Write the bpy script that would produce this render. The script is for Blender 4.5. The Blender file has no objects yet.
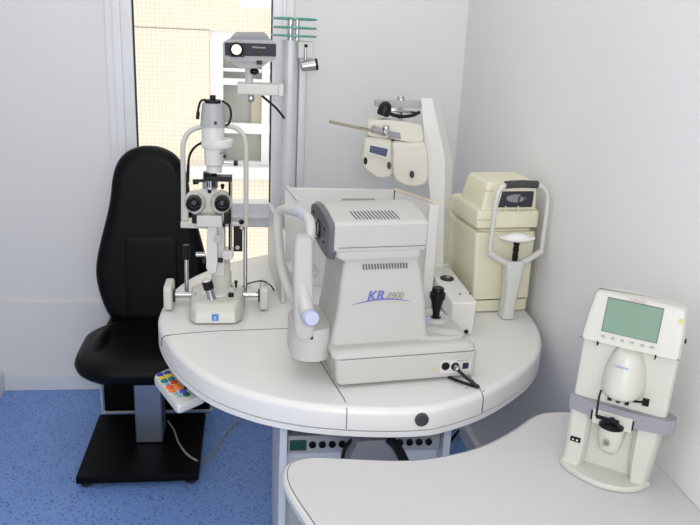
import bpy, bmesh, math, random
from mathutils import Vector, Matrix
random.seed(4)
PI = math.pi
SC = bpy.context.scene
COL = SC.collection

# ------------------------------------------------------------------ camera
FPX = 760.0; EYE = Vector((0, 0, 1.61))
RM = Matrix(((0.99149639, 0.00598668, 0.1299964),
             (-0.1218739, -0.30751248, 0.94370696),
             (0.04562518, -0.95152522, -0.30416789)))      # world <- (right, down, forward)
cd = bpy.data.cameras.new('camera'); cam = bpy.data.objects.new('camera', cd); COL.objects.link(cam)
cd.sensor_width = 36; cd.lens = FPX / 700 * 36; cd.clip_start = 0.02; cd.clip_end = 100
mw = Matrix.Identity(4)
for r in range(3):
    mw[r][0] = RM[r][0]; mw[r][1] = -RM[r][1]; mw[r][2] = -RM[r][2]; mw[r][3] = EYE[r]
cam.matrix_world = mw
SC.camera = cam

# ------------------------------------------------------------------ light and exposure
SC.view_settings.view_transform = 'Standard'; SC.view_settings.look = 'None'
SC.view_settings.exposure = 0.0; SC.view_settings.gamma = 1.0; SC.view_settings.use_curve_mapping = False
w = bpy.data.worlds.new('world'); SC.world = w; w.use_nodes = True
bg = w.node_tree.nodes['Background']; bg.inputs[0].default_value = (1.0, 0.99, 0.97, 1); bg.inputs[1].default_value = 1.42

def area(name, loc, rot, sx, sy, power, col=(1, 1, 1)):
    l = bpy.data.lights.new(name, 'AREA'); l.shape = 'RECTANGLE'; l.size = sx; l.size_y = sy
    l.energy = power; l.color = col
    o = bpy.data.objects.new(name, l); COL.objects.link(o); o.location = loc; o.rotation_euler = rot
    return o
area('ceiling_panel_light', (-0.1, 2.0, 2.56), (0, 0, 0), 1.7, 1.8, 9.0, (1.0, 0.985, 0.96))
area('rear_fill_light', (0.0, -1.2, 1.4), (math.radians(88), 0, 0), 1.7, 2.0, 27, (1.0, 0.99, 0.97))  # large upright fill added behind the camera to lift shadows, not a ceiling lamp
area('camera_flash', (0.03, -0.06, 1.74), (math.radians(76), 0, 0), 0.24, 0.16, 10.5, (1.0, 0.99, 0.975))

# ------------------------------------------------------------------ helpers
def P(px, py, Y):                       # a photo pixel at world depth Y -> world point
    r = RM @ Vector(((px - 350) / FPX, (py - 262.5) / FPX, 1)); t = Y / r.y
    return EYE + r * t
def PZ(px, py, Z):                      # a photo pixel on the level plane Z -> world point
    r = RM @ Vector(((px - 350) / FPX, (py - 262.5) / FPX, 1)); t = (Z - EYE.z) / r.z
    return EYE + r * t

def lin(c):
    c = c / 255.0
    return c / 12.92 if c <= 0.04045 else ((c + 0.055) / 1.055) ** 2.4
def rgb(r, g, b): return (lin(r), lin(g), lin(b), 1)

def mat(name, col, rough=0.5, metal=0.0, bump=0.0, bscale=200, vary=0.03, vscale=6, coat=0.0, spec=0.5, emit=None):
    m = bpy.data.materials.new(name); m.use_nodes = True
    nt = m.node_tree; b = nt.nodes['Principled BSDF']
    b.inputs['Roughness'].default_value = rough; b.inputs['Metallic'].default_value = metal
    b.inputs['Coat Weight'].default_value = coat; b.inputs['Specular IOR Level'].default_value = spec
    tc = nt.nodes.new('ShaderNodeTexCoord')
    n = nt.nodes.new('ShaderNodeTexNoise'); n.inputs['Scale'].default_value = vscale; n.inputs['Detail'].default_value = 4
    nt.links.new(tc.outputs['Object'], n.inputs['Vector'])
    rp = nt.nodes.new('ShaderNodeValToRGB')
    rp.color_ramp.elements[0].position = 0.3; rp.color_ramp.elements[1].position = 0.7
    rp.color_ramp.elements[0].color = tuple(c * (1 - vary) for c in col[:3]) + (1,)
    rp.color_ramp.elements[1].color = tuple(min(1, c * (1 + vary)) for c in col[:3]) + (1,)
    nt.links.new(n.outputs['Fac'], rp.inputs[0]); nt.links.new(rp.outputs[0], b.inputs['Base Color'])
    if bump:
        n2 = nt.nodes.new('ShaderNodeTexNoise'); n2.inputs['Scale'].default_value = bscale; n2.inputs['Detail'].default_value = 3
        nt.links.new(tc.outputs['Object'], n2.inputs['Vector'])
        bp = nt.nodes.new('ShaderNodeBump'); bp.inputs['Strength'].default_value = bump; bp.inputs['Distance'].default_value = 0.002
        nt.links.new(n2.outputs['Fac'], bp.inputs['Height']); nt.links.new(bp.outputs[0], b.inputs['Normal'])
    if emit:
        b.inputs['Emission Color'].default_value = emit[0]; b.inputs['Emission Strength'].default_value = emit[1]
    return m

M = {}
M['wall'] = mat('wall_paint', rgb(230, 230, 230), 0.75, bump=0.15, bscale=350, vary=0.01, vscale=1.5)
M['ceiling'] = mat('ceiling_paint', rgb(238, 238, 238), 0.8)
M['trim'] = mat('trim_paint', rgb(222, 224, 228), 0.5)
M['pvc'] = mat('window_plastic', rgb(230, 231, 234), 0.35)
M['rubber'] = mat('dark_rubber', rgb(35, 36, 38), 0.7)
M['white'] = mat('white_laminate', rgb(226, 225, 222), 0.32, vary=0.012, vscale=3)
M['desk'] = mat('desk_laminate', rgb(204, 203, 204), 0.42, vary=0.01)
M['edgeband'] = mat('edge_band', rgb(214, 214, 213), 0.4)
M['lacq'] = mat('instrument_white', rgb(212, 212, 208), 0.35, vary=0.012)
M['lacq2'] = mat('instrument_off_white', rgb(204, 203, 195), 0.38, vary=0.015)
M['kr'] = mat('refractor_shell', rgb(195, 193, 189), 0.42, bump=0.05, bscale=900, vary=0.01)
M['krdark'] = mat('refractor_window_panel', rgb(98, 99, 104), 0.4)
M['cream'] = mat('cream_plastic', rgb(228, 225, 199), 0.42, vary=0.015)
M['cream2'] = mat('phoropter_cream', rgb(212, 209, 196), 0.4, vary=0.02)
M['leather'] = mat('black_leather', rgb(3, 3, 4), 0.42, spec=0.16, bump=0.12, bscale=260, vary=0.08)
M['black'] = mat('black_plastic', rgb(10, 10, 11), 0.4, spec=0.3)
M['blackm'] = mat('black_painted_steel', rgb(3, 3, 4), 0.5, spec=0.16, bump=0.2, bscale=500)
M['grey'] = mat('grey_plastic', rgb(168, 169, 171), 0.45)
M['midgrey'] = mat('mid_grey_plastic', rgb(140, 141, 146), 0.5)
M['slate'] = mat('slate_panel', rgb(62, 63, 72), 0.6, spec=0.2)
M['band'] = mat('lavender_grey_plastic', rgb(146, 147, 155), 0.5)
M['steel'] = mat('brushed_steel', rgb(190, 190, 192), 0.3, metal=1.0, vary=0.05, vscale=30)
M['alu'] = mat('anodised_aluminium', rgb(202, 204, 208), 0.35, metal=0.1, vary=0.03)
M['chrome'] = mat('chrome', rgb(190, 190, 192), 0.2, metal=1.0)
M['lens'] = mat('dark_lens_glass', rgb(18, 18, 24), 0.06, coat=1.0)
M['glow'] = mat('projector_lamp', rgb(255, 236, 200), 0.3, emit=((1.0, 0.9, 0.72, 1), 1.2))
M['lcd'] = mat('green_lcd', rgb(122, 150, 132), 0.22, vary=0.04, vscale=8)
M['bluepad'] = mat('pale_blue_plastic', rgb(188, 196, 222), 0.5)
M['paper'] = mat('white_tissue', rgb(246, 246, 248), 0.8)
M['ink'] = mat('dark_ink', rgb(96, 96, 104), 0.6)
M['greyink'] = mat('grey_ink', rgb(158, 156, 140), 0.6)
M['violet'] = mat('violet_ink', rgb(110, 108, 190), 0.5)
M['logo_blue'] = mat('blue_badge', rgb(84, 142, 216), 0.4)
M['pinkink'] = mat('red_grey_ink', rgb(190, 150, 155), 0.6)
M['yellow'] = mat('yellow_print', rgb(206, 202, 110), 0.5)
M['seam'] = mat('seam_shadow_gap', rgb(92, 92, 90), 0.8)
M['wirebeige'] = mat('beige_cable', rgb(165, 162, 150), 0.55)
M['board'] = mat('cabinet_board', rgb(214, 217, 222), 0.5)
M['brass'] = mat('brass_rod', rgb(204, 196, 178), 0.25, metal=1.0)
M['socket'] = mat('dark_green_switch', rgb(20, 70, 55), 0.4)
for nm, c in (('b_blue', (38, 62, 150)), ('b_yellow', (220, 200, 40)), ('b_teal', (20, 120, 120)), ('b_red', (205, 55, 30)),
              ('b_orange', (235, 130, 30)), ('b_violet', (80, 80, 210)), ('b_green', (20, 95, 70)), ('b_hot', (240, 95, 20)), ('b_cyan', (120, 170, 190))):
    M[nm] = mat('button_' + nm[2:], rgb(*c), 0.4)

def floor_mat():
    m = bpy.data.materials.new('blue_speckled_vinyl'); m.use_nodes = True; nt = m.node_tree; b = nt.nodes['Principled BSDF']
    tc = nt.nodes.new('ShaderNodeTexCoord')
    n = nt.nodes.new('ShaderNodeTexNoise'); n.inputs['Scale'].default_value = 5; nt.links.new(tc.outputs['Object'], n.inputs[0])
    r1 = nt.nodes.new('ShaderNodeValToRGB'); r1.color_ramp.elements[0].color = rgb(112, 148, 212); r1.color_ramp.elements[1].color = rgb(126, 162, 226)
    nt.links.new(n.outputs[0], r1.inputs[0])
    last = r1.outputs[0]
    for sc, th, col in ((80, 0.22, rgb(52, 76, 124)), (50, 0.17, rgb(62, 90, 138)), (120, 0.2, rgb(160, 190, 228))):
        v = nt.nodes.new('ShaderNodeTexVoronoi'); v.inputs['Scale'].default_value = sc; nt.links.new(tc.outputs['Object'], v.inputs['Vector'])
        c = nt.nodes.new('ShaderNodeMath'); c.operation = 'LESS_THAN'; c.inputs[1].default_value = th
        nt.links.new(v.outputs['Distance'], c.inputs[0])
        mx = nt.nodes.new('ShaderNodeMix'); mx.data_type = 'RGBA'; nt.links.new(c.outputs[0], mx.inputs[0])
        nt.links.new(last, mx.inputs[6]); mx.inputs[7].default_value = col; last = mx.outputs[2]
    nt.links.new(last, b.inputs['Base Color']); b.inputs['Roughness'].default_value = 0.45
    return m
M['floor'] = floor_mat()

def tile_mat():
    m = bpy.data.materials.new('facade_mosaic_tile'); m.use_nodes = True; nt = m.node_tree; b = nt.nodes['Principled BSDF']
    tc = nt.nodes.new('ShaderNodeTexCoord'); mp = nt.nodes.new('ShaderNodeMapping'); mp.inputs['Rotation'].default_value = (PI / 2, 0, 0)
    nt.links.new(tc.outputs['Object'], mp.inputs[0])
    br = nt.nodes.new('ShaderNodeTexBrick'); br.offset = 0; br.inputs['Scale'].default_value = 1
    br.inputs['Brick Width'].default_value = 0.032; br.inputs['Row Height'].default_value = 0.032; br.inputs['Mortar Size'].default_value = 0.0025
    br.inputs['Color1'].default_value = rgb(240, 230, 212); br.inputs['Color2'].default_value = rgb(243, 234, 218)
    br.inputs['Mortar'].default_value = rgb(222, 207, 182)
    nt.links.new(mp.outputs[0], br.inputs['Vector']); nt.links.new(br.outputs['Color'], b.inputs['Base Color'])
    b.inputs['Roughness'].default_value = 0.6
    return m
M['tile'] = tile_mat()

def glass_mat(name, tint, refl=0.06):
    m = bpy.data.materials.new(name); m.use_nodes = True; nt = m.node_tree; nt.nodes.clear()
    o = nt.nodes.new('ShaderNodeOutputMaterial'); t = nt.nodes.new('ShaderNodeBsdfTransparent'); t.inputs[0].default_value = tint
    g = nt.nodes.new('ShaderNodeBsdfGlossy'); g.inputs['Roughness'].default_value = 0.02
    mx = nt.nodes.new('ShaderNodeMixShader'); mx.inputs[0].default_value = refl
    nt.links.new(t.outputs[0], mx.inputs[1]); nt.links.new(g.outputs[0], mx.inputs[2]); nt.links.new(mx.outputs[0], o.inputs[0])
    return m
M['pane'] = glass_mat('window_glass', (0.98, 0.985, 0.98, 1), 0.004)
M['disc'] = glass_mat('clear_disc_glass', (0.93, 0.97, 0.96, 1), 0.1)
M['rim'] = mat('green_glass_edge', rgb(86, 158, 142), 0.15)

class MB:
    """collects shapes; build() links them as ONE mesh object"""
    def __init__(s): s.bm = bmesh.new()
    def _add(s, tmp, mtx=None):
        me = bpy.data.meshes.new('t'); tmp.to_mesh(me); tmp.free()
        if mtx: me.transform(mtx)
        s.bm.from_mesh(me); bpy.data.meshes.remove(me); return s
    def box(s, x0, x1, y0, y1, z0, z1, bev=0.0, seg=2, mtx=None):
        t = bmesh.new(); bmesh.ops.create_cube(t, size=1)
        for v in t.verts: v.co = Vector(((x0 + x1) / 2 + v.co.x * (x1 - x0), (y0 + y1) / 2 + v.co.y * (y1 - y0), (z0 + z1) / 2 + v.co.z * (z1 - z0)))
        if bev: bmesh.ops.bevel(t, geom=t.edges[:], offset=bev, segments=seg, affect='EDGES', profile=0.5)
        return s._add(t, mtx)
    def loft(s, rings, caps=True, bev=0.0, mtx=None, closed=False):
        t = bmesh.new(); R = [[t.verts.new(p) for p in r] for r in rings]; n = len(R[0])
        pairs = list(zip(R[:-1], R[1:]))
        if closed: pairs.append((R[-1], R[0]))
        for a, b in pairs:
            for i in range(n):
                j = (i + 1) % n; t.faces.new((a[i], a[j], b[j], b[i]))
        if caps and not closed: t.faces.new(R[0][::-1]); t.faces.new(R[-1])
        bmesh.ops.recalc_face_normals(t, faces=t.faces[:])
        return s._add(t, mtx)
    def prism(s, pts, d, bev=0.0, seg=2, mtx=None):        # polygon (3-D points) swept by vector d
        d = Vector(d); t = bmesh.new(); a = [t.verts.new(Vector(p)) for p in pts]; b = [t.verts.new(Vector(p) + d) for p in pts]
        n = len(a); t.faces.new(a[::-1]); t.faces.new(b)
        for i in range(n): t.faces.new((a[i], a[(i + 1) % n], b[(i + 1) % n], b[i]))
        bmesh.ops.recalc_face_normals(t, faces=t.faces[:])
        if bev: bmesh.ops.bevel(t, geom=t.edges[:], offset=bev, segments=seg, affect='EDGES', profile=0.5)
        return s._add(t, mtx)
    def cyl(s, p, q, r, r2=None, n=24, bev=0.0, mtx=None):
        p = Vector(p); q = Vector(q); r2 = r if r2 is None else r2; ax = (q - p).normalized()
        u = ax.orthogonal().normalized(); v = ax.cross(u)
        def ring(c, rr): return [c + u * rr * math.cos(2 * PI * i / n) + v * rr * math.sin(2 * PI * i / n) for i in range(n)]
        if bev:
            rs = [ring(p, r - bev), ring(p + ax * bev, r), ring(q - ax * bev, r2), ring(q, r2 - bev)]
        else: rs = [ring(p, r), ring(q, r2)]
        return s.loft(rs, mtx=mtx)
    def lathe(s, prof, c=(0, 0, 0), ax=(0, 0, 1), n=28, mtx=None):   # prof: (radius, height along axis)
        c = Vector(c); ax = Vector(ax).normalized(); u = ax.orthogonal().normalized(); v = ax.cross(u)
        return s.loft([[c + ax * h + (u * math.cos(2 * PI * i / n) + v * math.sin(2 * PI * i / n)) * max(r, 1e-4) for i in range(n)] for r, h in prof], mtx=mtx)
    def tube(s, pts, r, n=10, smooth=6, rad=None, flat=1.0):
        pts = [Vector(p) for p in pts]
        if smooth and len(pts) > 2: pts = spline(pts, smooth, False)
        rings = []; up = None
        for i, p in enumerate(pts):
            a = pts[max(0, i - 1)]; b = pts[min(len(pts) - 1, i + 1)]; t = (b - a).normalized()
            if up is None: up = t.orthogonal().normalized()
            else:
                up = up - t * up.dot(t); up = up.normalized() if up.length > 1e-6 else t.orthogonal().normalized()
            v = t.cross(up)
            rr = rad(i / (len(pts) - 1)) if rad else r
            rings.append([p + (up * math.cos(2 * PI * k / n) + v * flat * math.sin(2 * PI * k / n)) * rr for k in range(n)])
        return s.loft(rings)
    def sphere(s, c, r, sx=1, sy=1, sz=1, n=20):
        t = bmesh.new(); bmesh.ops.create_uvsphere(t, u_segments=n, v_segments=n // 2 + 2, radius=r)
        for v in t.verts: v.co = Vector((c[0] + v.co.x * sx, c[1] + v.co.y * sy, c[2] + v.co.z * sz))
        return s._add(t)
    def build(s, name, m, parent=None, smooth=True, angle=35):
        bm = s.bm
        me = bpy.data.meshes.new(name)
        if parent is not None:
            inv = WORLD[parent.name].inverted()
            bm.transform(inv)
        bm.to_mesh(me); bm.free()
        if smooth:
            for p in me.polygons: p.use_smooth = True
            me.set_sharp_from_angle(angle=math.radians(angle))
        me.materials.append(m)
        o = bpy.data.objects.new(name, me); COL.objects.link(o)
        if smooth:
            wn = o.modifiers.new('weighted_normal', 'WEIGHTED_NORMAL'); wn.keep_sharp = True
        if parent is not None:
            o.parent = parent; WORLD[o.name] = WORLD[parent.name].copy()
        else: WORLD[o.name] = Matrix.Identity(4)
        return o
WORLD = {}

def spline(pts, k, closed):
    out = []; n = len(pts); rng = n if closed else n - 1
    g = (lambda i: pts[i % n]) if closed else (lambda i: pts[max(0, min(n - 1, i))])
    for i in range(rng):
        p0, p1, p2, p3 = g(i - 1), g(i), g(i + 1), g(i + 2)
        for j in range(k):
            t = j / k
            out.append(0.5 * ((2 * p1) + (p2 - p0) * t + (2 * p0 - 5 * p1 + 4 * p2 - p3) * t * t + (3 * p1 - 3 * p2 + p3 - p0) * t ** 3))
    if not closed: out.append(pts[-1])
    return out

def rrect(x0, x1, y0, y1, r, z, n=5):       # rounded rectangle ring at height z
    out = []
    for cx, cy, a in ((x1 - r, y1 - r, 0), (x0 + r, y1 - r, PI / 2), (x0 + r, y0 + r, PI), (x1 - r, y0 + r, 1.5 * PI)):
        for i in range(n + 1):
            t = a + PI / 2 * i / n; out.append(Vector((cx + r * math.cos(t), cy + r * math.sin(t), z)))
    return out

def tag(o, label=None, cat=None, group=None, kind=None):
    for k, v in (('label', label), ('category', cat), ('group', group), ('kind', kind)):
        if v: o[k] = v
    return o
def thing(name, label, cat, loc, yaw=0.0, group=None):
    o = bpy.data.objects.new(name, None); COL.objects.link(o); o.empty_display_size = 0.05
    o.location = loc; o.rotation_euler = (0, 0, yaw)
    WORLD[o.name] = Matrix.Translation(Vector(loc)) @ Matrix.Rotation(yaw, 4, 'Z')
    return tag(o, label, cat, group)
def text(s, name, parent, m, size, mtx, shear=0.0, bold=0.0, ext=0.0004, align='CENTER', space=1.0):
    c = bpy.data.curves.new(name, 'FONT'); c.body = s; c.size = size; c.shear = shear; c.offset = bold; c.extrude = ext
    c.align_x = align; c.align_y = 'CENTER'; c.space_character = space
    t = bpy.data.objects.new('t', c); COL.objects.link(t); bpy.context.view_layer.update()
    me = bpy.data.meshes.new_from_object(t.evaluated_get(bpy.context.evaluated_depsgraph_get()))
    bpy.data.objects.remove(t); bpy.data.curves.remove(c)
    me.transform(WORLD[parent.name].inverted() @ mtx); me.materials.clear(); me.materials.append(m)
    o = bpy.data.objects.new(name, me); COL.objects.link(o); o.parent = parent; WORLD[o.name] = WORLD[parent.name].copy()
    return o
def face_mtx(loc, right, up):               # text plane: x->right, y->up
    r = Vector(right).normalized(); u = Vector(up); u = (u - r * u.dot(r)).normalized(); n = r.cross(u)
    m = Matrix.Identity(4)
    for i in range(3): m[i][0] = r[i]; m[i][1] = u[i]; m[i][2] = n[i]; m[i][3] = loc[i]
    return m
def struct(o): o['kind'] = 'structure'; return o

# ================================================================== SETTING
YB = 3.16; XL = -1.085; ZC = 2.6; YF = -1.6
def xr(y): return 0.902 - (y - 1.2) * 0.0165            # right wall, a hair out of square
struct(MB().box(XL - .1, 1.1, YF - .1, YB + .12, -0.1, 0).build('floor', M['floor']))
struct(MB().box(XL - .1, 1.1, YF - .1, YB + .12, ZC, ZC + .1).build('ceiling', M['ceiling']))
WX0, WX1, WZ0, WZ1 = -0.56, 0.165, 0.43, 2.25
wb = MB()
wb.box(XL - .1, WX0, YB, YB + .14, 0, ZC).box(WX1, 1.1, YB, YB + .14, 0, ZC)
wb.box(WX0, WX1, YB, YB + .14, 0, WZ0).box(WX0, WX1, YB, YB + .14, WZ1, ZC)
struct(wb.build('wall_back', M['wall']))
struct(MB().box(XL - .1, XL, YF, YB, 0, ZC).build('wall_left', M['wall']))
struct(MB().prism([(xr(YF), YF, 0), (1.1, YF, 0), (1.1, YB, 0), (xr(YB), YB, 0)], (0, 0, ZC)).build('wall_right', M['wall']))
struct(MB().box(XL - .1, 1.1, YF - .1, YF, 0, ZC).build('wall_front', M['wall']))
# baseboards and the wall panel ledge
struct(MB().box(XL, xr(YB), YB - .022, YB, 0, 0.068, bev=.004).build('baseboard_back', M['trim']))
struct(MB().box(XL, XL + .03, YF, YB - .022, 0, 0.095, bev=.005).build('baseboard_left', M['trim']))
struct(MB().prism([(xr(YF) - .02, YF, 0), (xr(YF), YF, 0), (xr(YB - .022), YB - .022, 0), (xr(YB - .022) - .02, YB - .022, 0)], (0, 0, 0.07)).build('baseboard_right', M['trim']))
struct(MB().box(XL, -0.585, YB - .012, YB, 0.068, 0.412, bev=.003).build('trim_1', M['wall']))
# window: frame, transom, panes
win = MB()
fy0, fy1 = YB - 0.02, YB + 0.07
win.box(WX0, -0.46, fy0 + .008, fy1, WZ0, WZ1, bev=.004).box(0.082, WX1, fy0 + .008, fy1, WZ0, WZ1, bev=.004)
win.box(-0.46, 0.082, fy0 + .008, fy1, WZ0, WZ0 + .08, bev=.003).box(-0.46, 0.082, fy0 + .008, fy1, WZ1 - .08, WZ1, bev=.003)
wo = struct(win.build('window_1', M['pvc']))
MB().box(-0.53, -0.50, fy0 - .004, fy0 + .01, WZ0 + .03, WZ1 - .03, bev=.003).box(0.12, 0.135, fy0 - .004, fy0 + .01, WZ0 + .03, WZ1 - .03, bev=.003).build('sash_bead', M['pvc'], wo)
MB().box(-0.46, 0.082, fy0 + .004, fy1, 0.752, 0.855, bev=.004).box(-0.46, 0.082, fy0 - .004, fy0 + .006, 0.79, 0.80).build('transom', M['pvc'], wo)
MB().box(-0.461, -0.455, fy0 + .03, fy0 + .05, WZ0, WZ1).box(0.076, 0.083, fy0 + .03, fy0 + .05, WZ0, WZ1).box(-0.46, 0.082, fy0 + .03, fy0 + .05, 0.745, 0.753).build('gasket', M['rubber'], wo)
MB().box(-0.46, 0.082, fy0 + .036, fy0 + .04, 0.855, WZ1 - .08).box(-0.46, 0.082, fy0 + .036, fy0 + .04, WZ0 + .08, 0.752).build('pane', M['pane'], wo)

# ================================================================== OUTSIDE
bl = thing('building', 'cream mosaic tiled building seen outside through the window', 'building', (0, 6.0, -1.0))
f = MB()
f.box(-3.2, -0.316, 6.0, 6.2, -1.0, 3.4).box(1.1, 3.2, 6.0, 6.2, -1.0, 3.4).box(-0.316, 1.1, 6.0, 6.2, 1.488, 3.4).box(-0.316, 1.1, 6.0, 6.2, -1.0, 0.36)
f.build('facade', M['tile'], bl)
MB().box(-3.2, -0.316, 5.996, 6.0, 1.484, 1.49).build('expansion_joint', M['midgrey'], bl)
MB().box(-3.2, 1.1, 5.93, 6.0, 0.375, 0.475, bev=.01).build('ledge', M['pvc'], bl)
ow = MB().box(-0.316, 1.1, 6.03, 6.12, 1.40, 1.488).box(-0.29, -0.215, 6.035, 6.12, 0.47, 1.40).box(-0.215, 1.1, 6.04, 6.12, 0.72, 0.80)\
    .box(-0.215, 1.1, 6.05, 6.12, 1.19, 1.215).box(-0.315, 1.1, 6.04, 6.12, 0.36, 0.50).box(0.08, 0.14, 6.034, 6.118, 0.47, 1.40).box(-0.215, 1.1, 6.04, 6.12, 1.09, 1.14).build('window_frame', M['pvc'], bl)
MB().box(-0.215, 1.1, 6.09, 6.11, 0.45, 1.40).build('blind', mat('grey_blind', rgb(150, 152, 146), 0.5, vary=.15, vscale=2), ow)
MB().box(0.0, 0.08, 6.07, 6.09, 0.80, 1.09).build('curtain', mat('pale_curtain', rgb(178, 172, 150), 0.8), ow)

# ================================================================== CHAIR
CX = -0.385
ch = thing('examination_chair', 'black leather examination chair with tall rounded back on black steel base plate', 'chair', (CX, 2.67, 0))
# base plate and feet
bx0, bx1, by0, by1 = -0.60, -0.178, 2.385, 2.83
MB().box(bx0, bx1, by0, by1, 0.02, 0.048, bev=.004).build('base_plate', M['blackm'], ch)
for x in (bx0 + .03, bx1 - .03):
    for y in (by0 + .03, by1 - .03): MB().lathe([(.016, 0), (.02, .003), (.02, .016), (.014, .02)], (x, y, 0)).build('foot', M['rubber'], ch)
MB().box(-0.425, -0.325, 2.60, 2.72, 0.048, 0.35, bev=.008, seg=3).build('column', mat('dark_anodised_column', rgb(138, 146, 160), 0.32, metal=0.7, vary=.05, vscale=12), ch)
MB().box(-0.50, -0.26, 2.50, 2.80, 0.345, 0.38, bev=.01).build('seat_carrier', M['blackm'], ch)
# leg panel behind the column
MB().box(-0.588, -0.165, 2.875, 2.895, 0.035, 0.34, bev=.004).build('leg_panel', M['leather'], ch)
MB().tube([(-0.598, 2.885, 0.36), (-0.598, 2.885, 0.028), (-0.155, 2.885, 0.028), (-0.155, 2.885, 0.36)], .008, smooth=0).build('leg_panel_frame', M['alu'], ch)
# seat cushion
sr = []
for ins, z in ((.06, .375), (.025, .382), (.006, .400), (0, .422), (.008, .445), (.03, .457), (.07, .462), (.12, .460)):
    sr.append(rrect(-0.612 + ins, -0.165 - ins, 2.395 + ins, 2.84 - ins * .6, max(.15 - ins * .6, .02), z, 7))
MB().loft(sr).build('seat', M['leather'], ch, angle=60)
# raised side bolsters of the seat
for sx in (-1, 1):
    MB().tube([(CX + sx * .150, 2.50, .438), (CX + sx * .152, 2.60, .442), (CX + sx * .146, 2.70, .444), (CX + sx * .125, 2.79, .440)], .045,
              n=14, rad=lambda t: .01 + .026 * math.sin(PI * min(1, t * 1.1 + .05))).build('side_bolster', M['leather'], ch, angle=80)
MB().box(CX - .17, CX + .17, 2.80, 2.95, .375, .455, bev=.025, seg=3).build('back_bracket', M['leather'], ch)
# backrest
prof = [(.400, .10), (.407, .135), (.445, .170), (.51, .197), (.58, .213), (.63, .2165), (.68, .210), (.74, .196), (.80, .180), (.86, .164), (.92, .152), (.98, .144), (1.03, .131), (1.07, .108), (1.097, .075), (1.112, .035), (1.115, .012)]
def outline(ins):
    L = [Vector((h, 0, z)) for z, h in prof]
    full = [Vector((CX - p.x, 0, p.z)) for p in L] + [Vector((CX + p.x, 0, p.z)) for p in reversed(L)]
    full = spline(full, 4, True); n = len(full); o = []
    for i, p in enumerate(full):
        t = (full[(i + 1) % n] - full[i - 1]).normalized(); nn = Vector((t.z, 0, -t.x)); o.append(p + nn * ins)
    return o
def tilt(z): return (z - .45) * 0.10
br = []
for ins, dy in ((.045, 0), (.018, .006), (.004, .02), (0, .042), (.004, .066), (.02, .082), (.05, .088)):
    br.append([Vector((p.x, 2.875 + dy + tilt(p.z), p.z)) for p in outline(ins)])
MB().loft(br).build('backrest', M['leather'], ch, angle=60)
pn = []
def pan(ins, y):
    r = rrect(CX - .100 + ins, CX + .100 - ins, .435 + ins, .775 - ins, .015, 0, 3)
    return [Vector((p.x, y + tilt(p.y) + 2.872, p.y)) for p in r]
MB().loft([pan(.0, .006), pan(0, 0), pan(.004, -.002), pan(.03, -.004)]).build('lumbar_panel', M['leather'], ch, angle=60)

# ================================================================== ROUND TABLE
T = 0.76
to = [(-.172, 2.52), (-.235, 2.39), (-.261, 2.249), (-.265, 2.101), (-.234, 1.969), (-.177, 1.830), (-.093, 1.705), (.010, 1.620), (.110, 1.572), (.205, 1.548),
      (.297, 1.536), (.38, 1.535), (.449, 1.548), (.568, 1.610), (.690, 1.713), (.775, 1.812), (.835, 1.93), (.868, 2.07), (.872, 2.25), (.840, 2.42), (.76, 2.58), (.63, 2.71), (.46, 2.785), (.28, 2.80), (.10, 2.760), (-.05, 2.665)]
tc_ = spline([Vector((x, y, 0)) for x, y in to], 6, True)
def inset(pl, d, z):
    n = len(pl); o = []
    for i, p in enumerate(pl):
        t = (pl[(i + 1) % n] - pl[i - 1]).normalized(); o.append(Vector((p.x, p.y, z)) + Vector((-t.y, t.x, 0)) * d)
    return o
rt = thing('round_instrument_table', 'large round white instrument table beside the black chair', 'table', (.30, 2.15, T - .08))
MB().loft([inset(tc_, .012, .684), inset(tc_, 0, .688), inset(tc_, 0, .702)]).build('lower_rim', M['white'], rt)
MB().loft([inset(tc_, .004, .702), inset(tc_, .004, .705)]).build('rim_groove', M['seam'], rt)
MB().loft([inset(tc_, 0, .705), inset(tc_, 0, .744), inset(tc_, .003, .752), inset(tc_, .010, .758), inset(tc_, .018, .760)]).build('tabletop', M['white'], rt)
def seam(pts): MB().tube(pts, .0012, n=6, smooth=4).build('panel_seam', M['seam'], rt)
s1 = [PZ(x, y, T) for x, y in ((163, 337), (176, 334.5), (210, 331.5), (250, 330), (288, 328.5), (320, 328))]; seam([P(161.5, 346, s1[0].y - .03) + Vector((-.0, 0, 0))] + s1)
seam([PZ(318, 358, T), PZ(335, 385, T), PZ(344, 399, T), (.2225, 1.5535, .756), (.2225, 1.5455, .744), (.2225, 1.5455, .706)])
seam([PZ(466, 373, T), PZ(477, 385, T), (.5625, 1.619, .758), (.5655, 1.6075, .744), (.5655, 1.6075, .706)])
c = Vector((.397, 1.5345, .733))
MB().lathe([(.0165, -.002), (.0165, .0035), (.0135, .0045), (.003, .0045)], c, (.05, -1, .0)).build('end_cap', mat('charcoal_cap', rgb(62, 62, 64), .5), rt)
for p in (PZ(466, 388, T), PZ(483.5, 391, T - .002)): MB().lathe([(.003, 0), (.002, .001)], p).build('screw_cap', M['midgrey'], rt)

# ---- cabinet under the table
cb = thing('pedestal_cabinet', 'pale grey pedestal cabinet holding up the round white table', 'cabinet', (.30, 2.0, 0))
MB().box(.078, .098, 1.74, 2.30, 0.0, .684, bev=.002).build('side_panel', M['board'], cb)
MB().box(.515, .535, 1.74, 2.30, 0, .684, bev=.002).build('side_panel', M['board'], cb)
MB().box(.098, .515, 1.80, 1.815, 0.02, .51).build('front_panel', M['board'], cb)
MB().box(.098, .515, 2.28, 2.30, 0.0, .684).build('back_panel', M['board'], cb)
MB().box(.098, .515, 1.80, 2.28, .60, .612).build('shelf', M['midgrey'], cb)
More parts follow.
